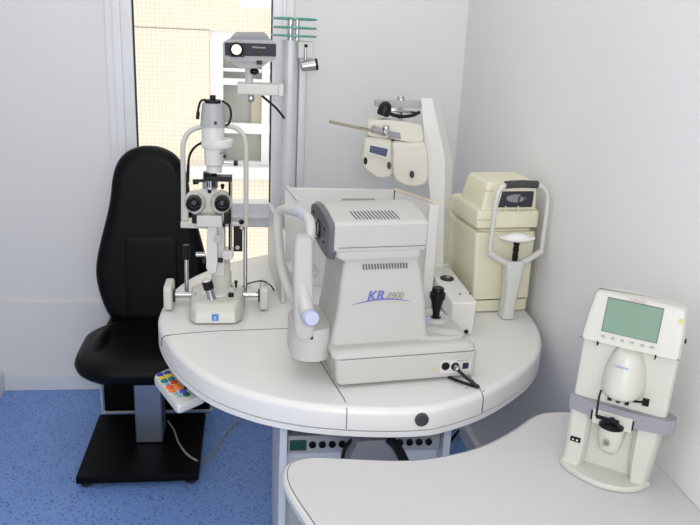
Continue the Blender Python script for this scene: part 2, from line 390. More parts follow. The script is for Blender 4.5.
# power strip with sockets
ps = thing('power_strip', 'long grey power strip of black sockets inside the cabinet', 'power strip', (.30, 1.78, .52))
MB().box(.100, .513, 1.765, 1.80, .508, .560, bev=.003).build('housing', M['grey'], ps)
MB().box(.106, .150, 1.760, 1.767, .518, .548, bev=.002).build('switch', M['socket'], ps)
for i in range(13):
    x = .166 + i * .0262
    MB().lathe([(.0095, 0), (.0095, .006), (.0075, .006), (.0072, .002), (.001, .002)], (x, 1.766, .534), (0, -1, 0), n=18).build('socket', M['black'], ps)
MB().tube([P(290, 434, 1.79), P(330, 431, 1.80), P(380, 433, 1.81), P(436, 430, 1.79)], .006).build('loose_cable', M['black'], ps)
# grey power adaptor in front of the strip
ad = thing('power_adaptor', 'grey power adaptor box hanging under the round table', 'adaptor', tuple(P(370, 450, 1.66)))
pts = [P(350, 458, 1.66), P(358, 442, 1.66), P(386, 440, 1.66), P(400, 460, 1.66), P(400, 475, 1.66), P(345, 475, 1.66)]
MB().prism(pts, (0, .075, .0), bev=.006).build('body', M['midgrey'], ad)
MB().tube([P(342, 462, 1.69), P(346, 446, 1.70), P(360, 437, 1.72), P(385, 436, 1.72), P(398, 444, 1.70), P(408, 462, 1.68)], .005).build('cable', M['black'], ad)
MB().tube([P(388, 440, 1.655), P(397, 448, 1.65), P(404, 465, 1.65)], .009).build('plug', M['black'], ad)

# ================================================================== DESK
D = 0.70
do = [(.15, 1.10), (.114, 1.209), (.086, 1.290), (.071, 1.350), (.071, 1.395), (.087, 1.430), (.135, 1.449), (.216, 1.439), (.308, 1.428), (.375, 1.428), (.455, 1.447), (.530, 1.478), (.620, 1.540), (.690, 1.600), (.735, 1.622), (.80, 1.624)]
ds = spline([Vector((x, y, 0)) for x, y in do], 5, False)
ds += [Vector((xr(1.624) - .002, 1.624, 0)), Vector((xr(.70) - .002, .70, 0)), Vector((.36, .70, 0)), Vector((.25, .90, 0))]
def dins(d, z):
    n = len(ds); o = []
    for i, p in enumerate(ds):
        if i >= n - 4 or i == 0: o.append(Vector((p.x, p.y, z))); continue
        t = (ds[(i + 1) % n] - ds[i - 1]).normalized(); o.append(Vector((p.x, p.y, z)) + Vector((t.y, -t.x, 0)) * d)
    return o
dk = thing('side_desk', 'white curved desk against the right wall in the foreground', 'desk', (.55, 1.1, 0))
MB().loft([dins(.010, D - .032), dins(.003, D - .028), dins(0, D - .010), dins(.004, D - .003), dins(.009, D - .0008)]).build('edge_band', M['edgeband'], dk)
MB().loft([dins(.0105, D - .02), dins(.0105, D), ]).build('worktop', M['desk'], dk)
MB().tube([p for p in dins(.0098, D - .0002)[:-4]], .0009, n=6, smooth=0).build('edge_line', M['seam'], dk)
MB().prism([(.125, 1.38, .668), (.30, .72, .668), (.32, .72, .668), (.145, 1.39, .668)], (0, 0, -.668)).build('side_panel', M['board'], dk)

# ================================================================== ENCLOSURE + COLUMN + ARMS
en = thing('column_housing', 'open-topped white housing box behind the large white refractor', 'housing', (.33, 2.4, T))
zt = 1.09
MB().box(.108, .470, 2.383, 2.397, T, zt, bev=.003).build('back_panel', M['white'], en)
MB().prism([(.063, 2.60, T), (.075, 2.60, T), (.107, 2.215, T), (.095, 2.215, T)], (0, 0, .225), bev=.002).build('side_panel', M['lacq'], en)
rp_ = [Vector((.458, 2.383, T)), Vector((.470, 2.387, T)), Vector((.562, 2.205, T)), Vector((.550, 2.200, T))]
MB().prism(rp_, (0, 0, zt - T), bev=.002).build('side_panel', M['white'], en)
MB().box(.532, .564, 2.175, 2.205, T, zt - .0, bev=.004).build('corner_post', M['white'], en)
MB().prism([Vector((.459, 2.383, zt)), Vector((.469, 2.387, zt)), Vector((.561, 2.205, zt)), Vector((.551, 2.20, zt))], (0, 0, .006), bev=.002).build('edge_strip', mat('cream_edge_strip', rgb(238, 222, 200), .5), en)
q = P(412, 205, 2.29); MB().box(q.x - .009, q.x + .009, q.y - .01, q.y + .01, q.z - .014, q.z + .01, bev=.003).build('latch', M['white'], en)
q = P(394.5, 197, 2.378); MB().box(q.x - .003, q.x + .003, q.y - .004, q.y, q.z - .022, q.z + .022).build('hinge', M['black'], en)
q = P(290, 200, 2.30)
MB().prism([(.108, 2.385, zt), (.118, 2.385, zt), (.150, 2.28, zt - .02), (.140, 2.28, zt - .02)], (0, 0, .008), bev=.002).build('hinge_arm', M['lacq'], en)

po = thing('instrument_column', 'tall aluminium column rising behind the white refractor by the window', 'column', (.135, 2.66, T))
MB().loft([rrect(.102, .158, 2.63, 2.69, .022, z) for z in (T, 1.535)]).build('pole', M['alu'], po)
MB().box(.158, .186, 2.640, 2.68, T, 1.515, bev=.006).build('cable_channel', M['alu'], po)
MB().box(.152, .205, 2.615, 2.67, 1.478, 1.535, bev=.006).build('top_bracket', M['lacq'], po)
for z in (1.546, 1.572, 1.600):
    d = MB().lathe([(.072, 0), (.074, .003), (.074, .006), (.072, .008)], (.140, 2.64, z), (0, .03, 1), n=48).build('glass_disc', M['disc'], po)
    MB().loft([[Vector((.140, 2.64, z)) + Vector((math.cos(a) * r, math.sin(a) * r, h - math.sin(a) * r * .03)) for a in [2 * PI * i / 48 for i in range(48)]]
               for r, h in ((.0728, .0005), (.0755, .0015), (.0755, .0055), (.0728, .0065))], caps=False, closed=True).build('disc_rim', M['rim'], d)
MB().lathe([(.011, 0), (.011, .07), (.006, .075)], (.128, 2.65, 1.535)).lathe([(.008, 0), (.008, .07)], (.15, 2.65, 1.535)).build('disc_spindle', M['chrome'], po)
MB().cyl(P(305.5, 46, 2.6), P(305.5, 60, 2.6), .004).build('lamp_stem', M['chrome'], po)
l0 = P(301, 66.5, 2.6); l1 = P(315.5, 64.5, 2.6)
MB().lathe([(.013, 0), (.016, .004), (.019, .044), (.019, .048)], l0, (l1 - l0)).build('reading_lamp', M['steel'], po)
MB().lathe([(.0188, .048), (.0188, .056), (.014, .056), (.013, .05), (.001, .05)], l0, (l1 - l0)).build('lamp_shade_end', M['black'], po)
MB().sphere(P(306, 46, 2.6), .006).build('knob', M['black'], po)
# arm of the projector
MB().box(-.045, .100, 2.50, 2.56, 1.366, 1.402, bev=.004).build('projector_arm', M['lacq'], po)
MB().box(.086, .103, 2.494, 2.66, 1.364, 1.404, bev=.004).build('arm_clamp', M['lacq'], po)
MB().tube([P(262, 96, 2.52), P(268, 101, 2.52), P(277, 109, 2.58), P(284, 118, 2.63)], .004).build('cable', M['black'], po)

# ---- chart projector
pj = thing('chart_projector', 'grey chart projector with glowing round lens on the column arm', 'projector', (-.01, 2.50, 1.402))
py_ = 2.455
def PP(x, y, Y=py_): return P(x, y, Y)
MB().loft([[PP(x, y) + Vector((0, dy, 0)) for x, y in ((223.5, 42.5), (223.5, 57), (228, 61), (271, 62), (276, 58.5), (276.5, 44), (271, 40), (228, 39.5))] for dy in (0, .13)]).build('body', M['grey'], pj)
MB().loft([[PP(x, y, Y) + Vector((0, 0, 0)) for x, y in s_] for Y, s_ in ((2.458, ((229, 41), (271, 41), (268, 36), (232, 36))), (2.57, ((231, 41), (269, 41), (264, 32), (236, 32))))]).build('top_cover', M['midgrey'], pj)
MB().prism([PP(224.5, 42.5, py_ - .003), PP(276, 44, py_ - .003), PP(276, 56.5, py_ - .003), PP(225, 55.5, py_ - .003)], (0, .004, 0)).build('front_panel', M['slate'], pj)
MB().prism([PP(229.5, 43, py_ - .008), PP(244.5, 43, py_ - .008), PP(244.5, 57, py_ - .008), PP(230, 57, py_ - .008)], (0, .008, 0), bev=.001).build('lens_plate', M['slate'], pj)
lc = PP(236.5, 49.5, py_ - .008)
MB().lathe([(.0215, 0), (.0215, .006), (.0165, .008), (.0160, .004)], lc, (0, -1, 0)).build('lens_ring', M['black'], pj)
MB().lathe([(.0152, .0), (.0150, .005), (.008, .0075), (.001, .008)], lc, (0, -1, 0)).build('lamp_lens', M['glow'], pj)
MB().box(*[v for v in (PP(256, 0).x, PP(264.5, 0).x, py_ - .006, py_, PP(260, 54).z, PP(260, 50).z)]).build('window', M['black'], pj)
MB().box(PP(256.5, 60).x, PP(262, 60).x, py_ - .004, py_ + .004, PP(260, 64.5).z, PP(260, 60.5).z).build('sensor', M['black'], pj)
text('TOPCON ACP', 'lettering', pj, M['paper'], .0065, face_mtx(PP(258.5, 47.6, py_ - .0045), (1, 0, 0), (0, 0, 1)))
MB().loft([[PP(x, y) + Vector((0, dy, 0)) for x, y in ((231, 60.5), (269, 61.5), (264, 66), (255, 68.5), (241, 68.5), (234, 65))] for dy in (.008, .12)]).build('underside', M['grey'], pj)
MB().cyl((PP(249, 76).x, 2.52, 1.400), (PP(249, 76).x, 2.52, PP(249, 67).z), .0125).build('swivel', M['lacq'], pj)
MB().sphere(PP(254.5, 71.5, 2.49), .013, 1.1, 1, .8).build('clamp_knob', M['black'], pj)
# pale lamp housing hanging under the arm end
MB().lathe([(.008, 0), (.012, -.012), (.010, -.02), (.006, -.024)], (PP(251, 95).x, 2.53, 1.364)).build('fixing_screw', M['steel'], pj)

# ---- phoropter arm
pa = thing('phoropter_stand', 'tall white angular arm carrying the phoropter beside the right wall', 'stand', (.60, 2.3, .86))
Y0, Y1 = 2.285, 2.335
front = [P(x, y, Y0) for x, y in ((421, 98), (432, 98), (445, 158), (443, 268), (429, 268), (430, 196))]
rear = [P(x, y, Y1) for x, y in ((424, 98), (438, 99), (453, 160), (447, 262), (436, 262), (432, 196))]
MB().loft([front, rear]).build('post', M['white'], pa)
q0 = P(374, 99, 2.33); q1 = P(424, 107, 2.33)
MB().box(q0.x, q1.x, 2.295, 2.33, q1.z, q0.z, bev=.003).build('crossbar', M['grey'], pa)
MB().lathe([(.012, 0), (.012, .006), (.008, .012)], (P(401, 98, 2.33).x, 2.33, q0.z)).build('hinge_cap', M['chrome'], pa)
MB().cyl(P(400, 108, 2.30), P(400, 121, 2.30), .008).build('hanger', M['chrome'], pa)
MB().box(.590, .640, 2.288, 2.335, .861, .868, bev=.002).build('foot_plate', M['lacq'], pa)
# box at its foot
ab = thing('arm_base_box', 'slanted white box with black oval grip and black knob beside the joystick', 'box', (.61, 1.97, T))
def bxr(y, ins=0, z0=.0, z1=.86):
    return [Vector((.568 + ins, y, z1 - ins)), Vector((.640 - ins, y, z1 - ins)), Vector((.640 - ins, y, .79)), Vector((.632, y, T + .002)), Vector((.600, y, T + .002)), Vector((.568 + ins, y, .805))]
MB().loft([bxr(1.962, .004), bxr(1.966), bxr(2.336), bxr(2.340, .004)]).build('body', M['white'], ab)
g = PZ(447, 278.5, .861); MB().loft([[Vector((g.x + math.cos(a) * rx * 1.0, g.y + math.sin(a) * ry, z)) for a in [2 * PI * i / 24 for i in range(24)]] for rx, ry, z in ((.021, .024, .860), (.021, .024, .8635), (.015, .018, .862))]).build('grip_oval', M['black'], ab)
MB().loft([[Vector((g.x + .003 + math.cos(a) * .008, g.y + math.sin(a) * .008, z)) for a in [2 * PI * i / 16 for i in range(16)]] for z in (.861, .866)]).build('key_switch', M['chrome'], ab)
g = P(466.5, 332.5, 1.962); MB().sphere((g.x - .002, 1.958, max(g.z, .772)), .0065).build('knob', M['black'], ab)
for px_, py2 in ((460, 294.5), (470, 294)):
    g = PZ(px_, py2, .860); MB().lathe([(.003, 0), (.0022, .003)], g).build('screw', M['black'], ab)

# ---- phoropter
ph = thing('phoropter', 'cream twin-lobed phoropter with steel near-point rod hanging from the white arm', 'phoropter', tuple(P(395, 125, 2.3)))
PHY = 2.235
def face(pts, ins, Y, cx=None):
    cxm = sum(p[0] for p in pts) / len(pts); cym = sum(p[1] for p in pts) / len(pts)
    return [P(cxm + (x - cxm) * ins, cym + (y - cym) * ins, PHY) + Vector((0, Y - PHY, 0)) for x, y in pts]
def sm(pts, k=4): return [(p.x, p.y) for p in spline([Vector((x, y, 0)) for x, y in pts], k, True)]
L = sm([(368, 137), (390, 139), (393, 150), (393, 168), (391, 176), (380, 178.5), (371, 174), (363, 166), (363.5, 150)])
Rr = sm([(392, 141), (408, 142), (424, 142), (427, 158), (427, 176), (422, 184), (408, 185.5), (395, 180), (391, 168), (391, 152)])
MB().loft([face(L, s, y) for s, y in ((.86, 2.225), (.96, 2.229), (1, 2.238), (1, 2.265), (.9, 2.275))]).build('left_lens_battery', M['cream2'], ph, angle=50)
MB().loft([face(Rr, s, y) for s, y in ((.86, 2.205), (.96, 2.210), (1, 2.222), (1, 2.265), (.9, 2.275))]).build('right_lens_battery', M['cream2'], ph, angle=50)
top = sm([(370, 121), (384, 119), (402, 121), (420, 125), (423, 131), (423, 141), (408, 142), (388, 138), (369, 136), (367, 130)], 2)
MB().loft([face(top, s, y) for s, y in ((.95, 2.228), (1, 2.233), (1, 2.27), (.95, 2.28))]).build('bridge_housing', M['cream2'], ph, angle=50)
MB().prism([P(x, y, 2.229) for x, y in ((392, 140.5), (404, 143), (424, 143.5), (424, 145), (404, 145), (392, 142))], (0, .02, 0)).build('joint_shadow_gap', M['rubber'], ph)
MB().prism([P(x, y, 2.212) for x, y in ((369, 143.5), (390, 148), (388, 159), (367.5, 153.5))], (0, .022, 0), bev=.001).build('display_frame', M['white'], ph)
MB().prism([P(x, y, 2.210) for x, y in ((370.3, 145.2), (388, 149), (386.5, 157), (369.3, 152.2))], (0, .004, 0)).build('display', mat('dark_blue_window', rgb(70, 80, 105), .12), ph)
for x, y, Y in ((365.5, 161, 2.222), (389, 165.5, 2.219), (412, 174.5, 2.199)):
    rx = 1.9 if x < 400 else 2.3
    MB().loft([[P(x + math.cos(a) * rx * k, y + math.sin(a) * 3.8 * k, Y + dy) for a in [2 * PI * i / 20 for i in range(20)]] for k, dy in ((1, .006), (1, 0), (.6, 0), (.5, .003))]).build('aperture', M['lens'], ph)
MB().tube([P(330, 121.5, 2.10), P(373, 131, 2.21)], .0045, smooth=0).build('near_point_rod', M['brass'], ph)
MB().tube([P(373, 129, 2.205), P(381, 131.5, 2.215)], .011, smooth=0).tube([P(383, 131.5, 2.215), P(386, 132.5, 2.215)], .013, smooth=0).build('rod_clamp', M['chrome'], ph)
MB().prism([P(x, y, 2.224) for x, y in ((388, 131), (400, 133), (401, 139), (389, 138))], (0, .006, 0), bev=.001).build('scale_plate', M['midgrey'], ph)
MB().lathe([(.011, -.02), (.011, 0), (.008, .008)], P(386, 128, 2.222), (0, 0, 1)).build('level_knob', M['chrome'], ph)
# ---- black lamp above the phoropter
bk = thing('reading_light', 'small black lamp with curved arm above the cream phoropter', 'lamp', tuple(P(400, 112, 2.26)))
MB().lathe([(.017, 0), (.0195, .008), (.019, .026), (.013, .038), (.004, .043)], P(382.5, 115.5, 2.24), (.30, 0, 1)).build('lamp_head', M['black'], bk)
MB().tube([P(388, 112, 2.24), P(392, 114.5, 2.24), (P(401, 116.5, 2.25)), P(412, 115.5, 2.27), P(419, 112.5, 2.30)], .0055).build('curved_arm', M['black'], bk)
MB().tube([P(391, 109.5, 2.28), P(400, 111, 2.28), P(419, 113, 2.31)], .004).build('support_rod', M['chrome'], bk)

# ================================================================== SLIT LAMP
sl = thing('slit_lamp', 'white slit lamp microscope with chin rest frame at the left of the round table', 'slit lamp', (-.10, 2.15, T))
MAT_TILT = M['grey']
def trap(z, wf, wb, y0, y1, r=.0): 
    cx = -.098
    return [Vector((cx - wf, y0 - .018, z)), Vector((cx + wf, y0 - .018, z)), Vector((cx + wf + .022, y0 + .012, z)), Vector((cx + wb, y1 - .03, z)), Vector((cx + wb - .02, y1, z)), Vector((cx - wb + .02, y1, z)), Vector((cx - wb, y1 - .03, z)), Vector((cx - wf - .022, y0 + .012, z))]
MB().loft([trap(T + .003, .052, .080, 2.068, 2.26), trap(T + .006, .055, .083, 2.064, 2.262), trap(T + .030, .054, .083, 2.070, 2.262), trap(T + .052, .048, .078, 2.084, 2.255), trap(T + .060, .038, .066, 2.100, 2.245)]).build('base', M['lacq2'], sl)
MB().lathe([(.055, 0), (.050, .012), (.034, .017)], (-.098, 2.165, T + .052)).build('turret', M['lacq'], sl)
q = P(215.5, 319, 2.068)
MB().box(q.x - .0095, q.x + .0095, 2.0475, 2.054, T + .012, T + .031).build('badge', M['logo_blue'], sl)
text('t', 'badge_mark', sl, M['paper'], .017, face_mtx((q.x, 2.0470, T + .0215), (1, 0, 0), (0, 0, 1)))
# joystick
j0 = P(213, 303, 2.10); j1 = P(208, 285, 2.10)
MB().lathe([(.019, 0), (.016, .006), (.012, .012), (.0115, .055)], j0, j1 - j0).build('joystick', M['steel'], sl)
MB().lathe([(.0145, .045), (.015, .048), (.015, .068), (.0145, .070)], j0, j1 - j0).build('joystick_grip', M['black'], sl)
MB().lathe([(.0135, .069), (.010, .076), (.002, .078)], j0, j1 - j0).build('joystick_cap', M['lacq'], sl)
MB().cyl(P(231, 300, 2.12), P(231, 293, 2.12), .0085, bev=.001).build('switch_knob', M['black'], sl)
MB().lathe([(.004, 0), (.003, .02), (.005, .022), (.005, .03)], P(236, 290, 2.2)).build('lever', M['black'], sl)
MB().lathe([(.003, 0), (.002, .008)], P(195.5, 295, 2.14)).build('indicator_pin', M['midgrey'], sl)
# axle and rail covers
MB().cyl((-.240, 2.195, T + .038), (.040, 2.195, T + .038), .0085).build('axle', M['chrome'], sl)
MB().box(-.262, .05, 2.23, 2.238, T + .010, T + .016).build('track_rod', M['steel'], sl)
for x in (-.252, .030):
    rr_ = [[Vector((x + dx, p.x, p.y)) for p in rrect(2.145 + i_, 2.24 - i_, T + .002 + i_, T + .078 - i_, .015, 0, 4)] for dx, i_ in ((-.001, .003), (.002, 0), (.020, 0), (.023, .003))]
    MB().loft(rr_).build('rail_cover', M['lacq2'], sl)
    x2 = x + .025 if x < 0 else x - .003
    MB().cyl((x2 - .003, 2.195, T + .035), (x2 + .003, 2.195, T + .035), .02).build('wheel', M['rubber'], sl)
# column and arm
MB().lathe([(.030, 0), (.030, .055), (.026, .062), (.026, .09)], (-.086, 2.195, T + .055)).build('column', M['lacq2'], sl)
a0 = [P(x, y, 2.12) for x, y in ((207.5, 224), (217, 224), (217.5, 262), (216, 273), (210, 275), (206, 268))]
MB().prism(a0, (0, .045, 0), bev=.003).build('microscope_arm', M['lacq'], sl)
MB().box(P(213, 0, 2.2).x, P(224, 0, 2.2).x, 2.16, 2.21, P(215, 272, 2.2).z, P(215, 225, 2.2).z, bev=.004).build('lamp_arm', M['lacq'], sl)
MB().cyl(P(218, 239, 2.14), P(218, 239, 2.11), .012).build('tilt_dial', M['grey'], sl)
MB().box(P(221, 0, 2.2).x, P(233, 0, 2.2).x, 2.15, 2.20, P(226, 257, 2.18).z, P(226, 248, 2.18).z, bev=.003).build('side_bracket', M['lacq'], sl)
MB().cyl(P(196, 254.5, 2.15), P(205, 254.5, 2.15), .007).build('slit_knob', M['steel'], sl)
for x0_, x1_ in ((202, 206), (217, 223)): MB().cyl(P(x0_, 260, 2.15), P(x1_, 260.5, 2.15), .007).build('clamp_knob', M['black'], sl)
MB().box(P(221.5, 0, 2.2).x, P(224.5, 0, 2.2).x, 2.18, 2.20, P(223, 249, 2.19).z, P(223, 222, 2.19).z).build('slide_bar', M['black'], sl)
# binocular head
bh = MB()
for cx_ in (193.5, 222):
    pc = P(cx_, 204.5, 2.10)
    bh.lathe([(.022, 0), (.026, .010), (.030, .03), (.032, .055), (.028, .07)], (pc.x + (.004 if cx_ < 200 else -.004), 2.09, pc.z), (.0, 1, .0))
bh.loft([[P(x, y, Y) for x, y in ((193, 194), (201, 188.5), (215, 188.5), (224, 194), (229, 204), (223, 214), (208, 216), (193, 214), (187, 204))] for Y in (2.125, 2.165)])
bh.build('binocular_body', M['lacq2'], sl)
for cx_ in (193.5, 222):
    pc = P(cx_, 204.5, 2.062)
    MB().lathe([(.0215, .03), (.0215, .004), (.0205, 0), (.0165, 0), (.0150, .004), (.0145, .012), (.001, .014)], pc, (0, 1, 0)).build('eyepiece', M['black'], sl)
    MB().lathe([(.0105, .012), (.010, .008), (.004, .005), (.0005, .0045)], pc, (0, 1, 0)).build('ocular_lens', M['lens'], sl)
b0 = P(197, 226, 2.1); b1 = P(222, 215, 2.1)
MB().box(b0.x, b1.x, 2.09, 2.15, b0.z, b1.z, bev=.003).build('carrier_block', M['lacq2'], sl)
for xa, xb in ((188, 197), (223, 230)):
    MB().box(P(xa, 0, 2.14).x, P(xb, 0, 2.14).x, 2.13, 2.17, P(200, 223, 2.14).z, P(200, 212, 2.14).z, bev=.003).build('prism_box', M['black'], sl)
# magnification drum, bracket, tube
dz = P(210, 188, 2.13)
MB().cyl(P(210, 188, 2.13), P(210, 180, 2.13), .021).build('magnification_drum', M['steel'], sl)
for i in range(5):
    MB().box(P(204.5 + i * 2.7, 0, 2.11).x, P(205.6 + i * 2.7, 0, 2.11).x, 2.106, 2.112, P(210, 187, 2.11).z, P(210, 182, 2.11).z).build('drum_mark', M['black'], sl)
MB().lathe([(.004, 0), (.005, .004), (.005, .012)], P(209.5, 193, 2.118)).lathe([(.003, 0), (.0055, .006), (.0055, .014)], P(222.5, 189, 2.118)).build('set_screw', M['black'], sl)
MB().cyl(P(210, 180.5, 2.13), P(210, 172, 2.13), .019).prism([P(x, y, 2.10) for x, y in ((206, 176.5), (232, 177), (232, 182), (206, 181.5))], (0, .035, 0)).build('black_bracket', M['black'], sl)
MB().cyl(P(193.5, 181.5, 2.115), P(207, 180, 2.115), .0042).cyl(P(193, 182, 2.115), P(198.5, 181.5, 2.115), .0072).build('bracket_knob', M['black'], sl)
rd = MB().cyl(P(229.5, 182, 2.13), P(229.5, 250, 2.13), .0028).build('guide_rod', M['black'], sl)
MB().cyl(P(231.5, 182, 2.15), P(231.5, 250, 2.15), .0025).build('steel_rod', M['steel'], sl)
cbm = MB()
c0 = P(215, 172, 2.13)
def tz(y): return P(215, y, 2.13).z
cxs = P(214, 150, 2.13).x
cbm.lathe([(.021, 0), (.021, tz(166) - tz(172)), (.026, tz(164) - tz(172)), (.027, tz(150) - tz(172)), (.030, tz(145) - tz(172))], (cxs, 2.13, tz(172))).build('camera_tube', M['lacq'], sl)
MB().loft([[Vector((cxs + x, 2.13 + y, z)) for x, y in [(math.cos(a) * rx * k + off, math.sin(a) * ry * k) for a in [2 * PI * i / 28 for i in range(28)]]] for k, z, rx, ry, off in ((.9, tz(148), .040, .034, .006), (1, tz(146), .043, .034, .008), (1, tz(140), .044, .034, .010), (.95, tz(138.5), .043, .034, .010))]).build('collar', M['lacq'], sl)
MB().lathe([(.031, 0), (.031, tz(124) - tz(140))], (cxs - .002, 2.13, tz(140))).build('beam_splitter', M['lacq'], sl)
MB().lathe([(.034, 0), (.0345, .003), (.029, tz(105) - tz(126)), (.027, tz(103) - tz(126))], (cxs - .002, 2.13, tz(126))).build('lamp_housing', M['grey'], sl)
MB().cyl(P(215.5, 123, 2.093), P(215.5, 123, 2.11), .0045).build('housing_screw', M['black'], sl)
MB().lathe([(.022, 0), (.022, .010), (.008, .011), (.008, .022), (.001, .023)], (cxs - .002, 2.13, tz(103.5))).build('top_knob', M['black'], sl)
MB().tube([P(206, 100, 2.13), P(201, 101, 2.12), P(198.5, 108, 2.12), P(197.5, 118, 2.12)], .0032).tube([P(198.2, 112, 2.12), P(197.5, 119, 2.12)], .005, smooth=0).build('lamp_cable', M['black'], sl)
MB().tube([P(222, 101, 2.13), P(229, 106, 2.12), P(231, 115, 2.12), P(229, 123, 2.12), P(225.5, 126, 2.12)], .0032).build('lamp_cable', M['black'], sl)
MB().tube([P(205, 141, 2.12), P(195, 147, 2.15), P(189.5, 156, 2.18), P(188, 170, 2.2)], .0035).tube([P(188.2, 165, 2.2), P(187.8, 182, 2.2)], .0045, smooth=0).build('fixation_cable', M['black'], sl)
MB().tube([P(219, 154, 2.11), P(225, 152, 2.10)], .002, smooth=0).tube([P(224, 162, 2.13), P(233, 162.5, 2.13)], .003, smooth=0).build('filter_rod', M['steel'], sl)
MB().box(P(233.5, 0, 2.13).x, P(238, 0, 2.13).x, 2.12, 2.14, tz(164.8), tz(160.2)).build('filter_knob', M['black'], sl)
MB().box(P(222.5, 0, 2.1).x, P(225.5, 0, 2.1).x, 2.095, 2.11, tz(155.5), tz(153)).build('lever_tip', M['black'], sl)
# chin rest frame
YH = 2.27
arch = [P(183.5, 222, YH), P(183.5, 190, YH), P(183, 160, YH), P(183.5, 143, YH), P(189, 132, YH), P(200, 127, YH), P(214, 125.5, YH), P(232, 126.5, YH), P(241, 132, YH), P(245.5, 143, YH), P(246, 165, YH), P(246, 200, YH), P(245.5, 226, YH)]
MB().tube(arch, .0075, n=14).build('head_frame', M['lacq2'], sl)
MB().cyl(P(245.5, 222, YH), (P(245.5, 222, YH).x, YH - .03, T + .03), .006).build('frame_post', M['steel'], sl)
MB().cyl((P(187, 258, YH).x, YH - .02, P(187, 256, YH).z), (P(187, 258, YH).x, YH - .03, T + .03), .0065).build('frame_post', M['steel'], sl)
MB().cyl((P(187, 258, YH).x, YH - .02, P(187, 257, YH).z), (P(187, 258, YH).x, YH - .02, P(187, 243, YH).z), .010).build('hand_grip', M['black'], sl)
MB().prism([P(x, y, YH - .015) for x, y in ((181.5, 197), (187.5, 197), (188, 221), (181.5, 221))], (0, .03, 0), bev=.003).build('height_block', M['lacq2'], sl)
MB().prism([P(x, y, YH - .03) for x, y in ((180.5, 222), (208, 224), (208, 229), (180.5, 228))], (0, .06, 0), bev=.002).build('chin_plate', M['lacq2'], sl)
MB().prism([P(x, y, YH - .012) for x, y in ((233.5, 226), (242.5, 226), (242.5, 251.5), (233.5, 251.5))], (0, .012, 0)).build('slide_plate', M['black'], sl)
MB().cyl(P(237.5, 247.5, YH - .02), P(237.5, 247.5, YH - .012), .0065).build('plate_screw', M['grey'], sl)
MB().box(P(232, 0, YH).x, P(248.5, 0, YH).x, YH - .012, YH + .012, P(240, 226, YH).z, P(240, 223, YH).z).build('cross_bracket', M['lacq2'], sl)
MB().sphere(P(241.5, 222, YH - .01), .008).build('bracket_knob', M['black'], sl)
MB().sphere(P(241.5, 228, YH - .02), .007).build('chrome_knob', M['chrome'], sl)
MB().cyl(P(228, 254, 2.2), P(233.5, 254, 2.2), .007).build('frame_knob', M['black'], sl)
# cables on the table behind
cbk = MB().tube([P(222, 282, 2.2), P(229, 283, 2.2), P(232.5, 288, 2.21), PZ(234, 297, T + .004)], .0025).tube([PZ(240, 288, T + .02), PZ(250, 283, T + .01), PZ(262, 281, T + .11), PZ(270, 285, T + .02), PZ(274, 290, T + .004)], .0025)
cbk.build('table_cable', M['black'], sl)

# ================================================================== AUTO REFRACTOR (KR)
KO = Vector((.209, 1.641, T + .0006)); KY = math.radians(7.7)
kr = thing('auto_refractor', 'large white auto refractor with violet lettering in the middle of the round table', 'refractor', tuple(KO), KY)
KM = WORLD[kr.name]
def K(u, v, w): return KM @ Vector((u, v, w))
class KB(MB):
    def bk(s, name, m, **kw):
        s.bm.transform(KM); return s.build(name, m, kr, **kw)
for u, v in ((.03, .03), (.335, .03), (.03, .22), (.335, .22)): KB().lathe([(.010, 0), (.011, .008)], (u, v, 0)).bk('foot', M['midgrey'])
KB().loft([rrect(.004, .358, .003, .245, .012, .008), rrect(.0, .362, 0, .248, .014, .012), rrect(-.006, .362, -.001, .248, .014, .070), rrect(-.004, .360, .001, .246, .014, .0735)]).bk('base', M['kr'], angle=40)
KB().loft([rrect(-.002, .350, .006, .24, .012, .0735), rrect(-.002, .350, .006, .24, .012, .0765)]).bk('base_gap', M['seam'])
# travelling stage with the lobed plate at the patient side
KB().loft([rrect(-.012, .358, .000, .246, .016, .0765), rrect(-.014, .358, .001, .246, .02, .085), rrect(-.015, .352, .008, .240, .025, .093), rrect(-.012, .345, .020, .235, .03, .098)]).bk('stage', M['kr'], angle=50)
lobe = [(-.097, .11), (-.095, .075), (-.076, .048), (-.040, .040), (-.012, .055), (.0, .09), (.0, .22), (-.06, .22), (-.09, .18)]
lo = [(p.x, p.y) for p in spline([Vector((a, b, 0)) for a, b in lobe], 3, True)]
KB().loft([[Vector((x, y, z)) for x, y in lo] for z in (.056, .064, .128)]+[[Vector((-.045 + (x + .045) * .9, .11 + (y - .11) * .92, .136)) for x, y in lo]]).bk('patient_side_lobe', M['kr'], angle=50)
# tower
KB().loft([rrect(-.010, .246, .038, .225, .016, .095), rrect(-.004, .238, .040, .225, .014, .13), rrect(.006, .228, .041, .222, .013, .20), rrect(.012, .212, .042, .220, .012, .275), rrect(.016, .204, .043, .220, .012, .303), rrect(.004, .204, .035, .225, .014, .313), rrect(-.008, .206, .033, .232, .014, .320), rrect(-.009, .207, .033, .232, .014, .338)]).bk('tower', M['kr'], angle=50)
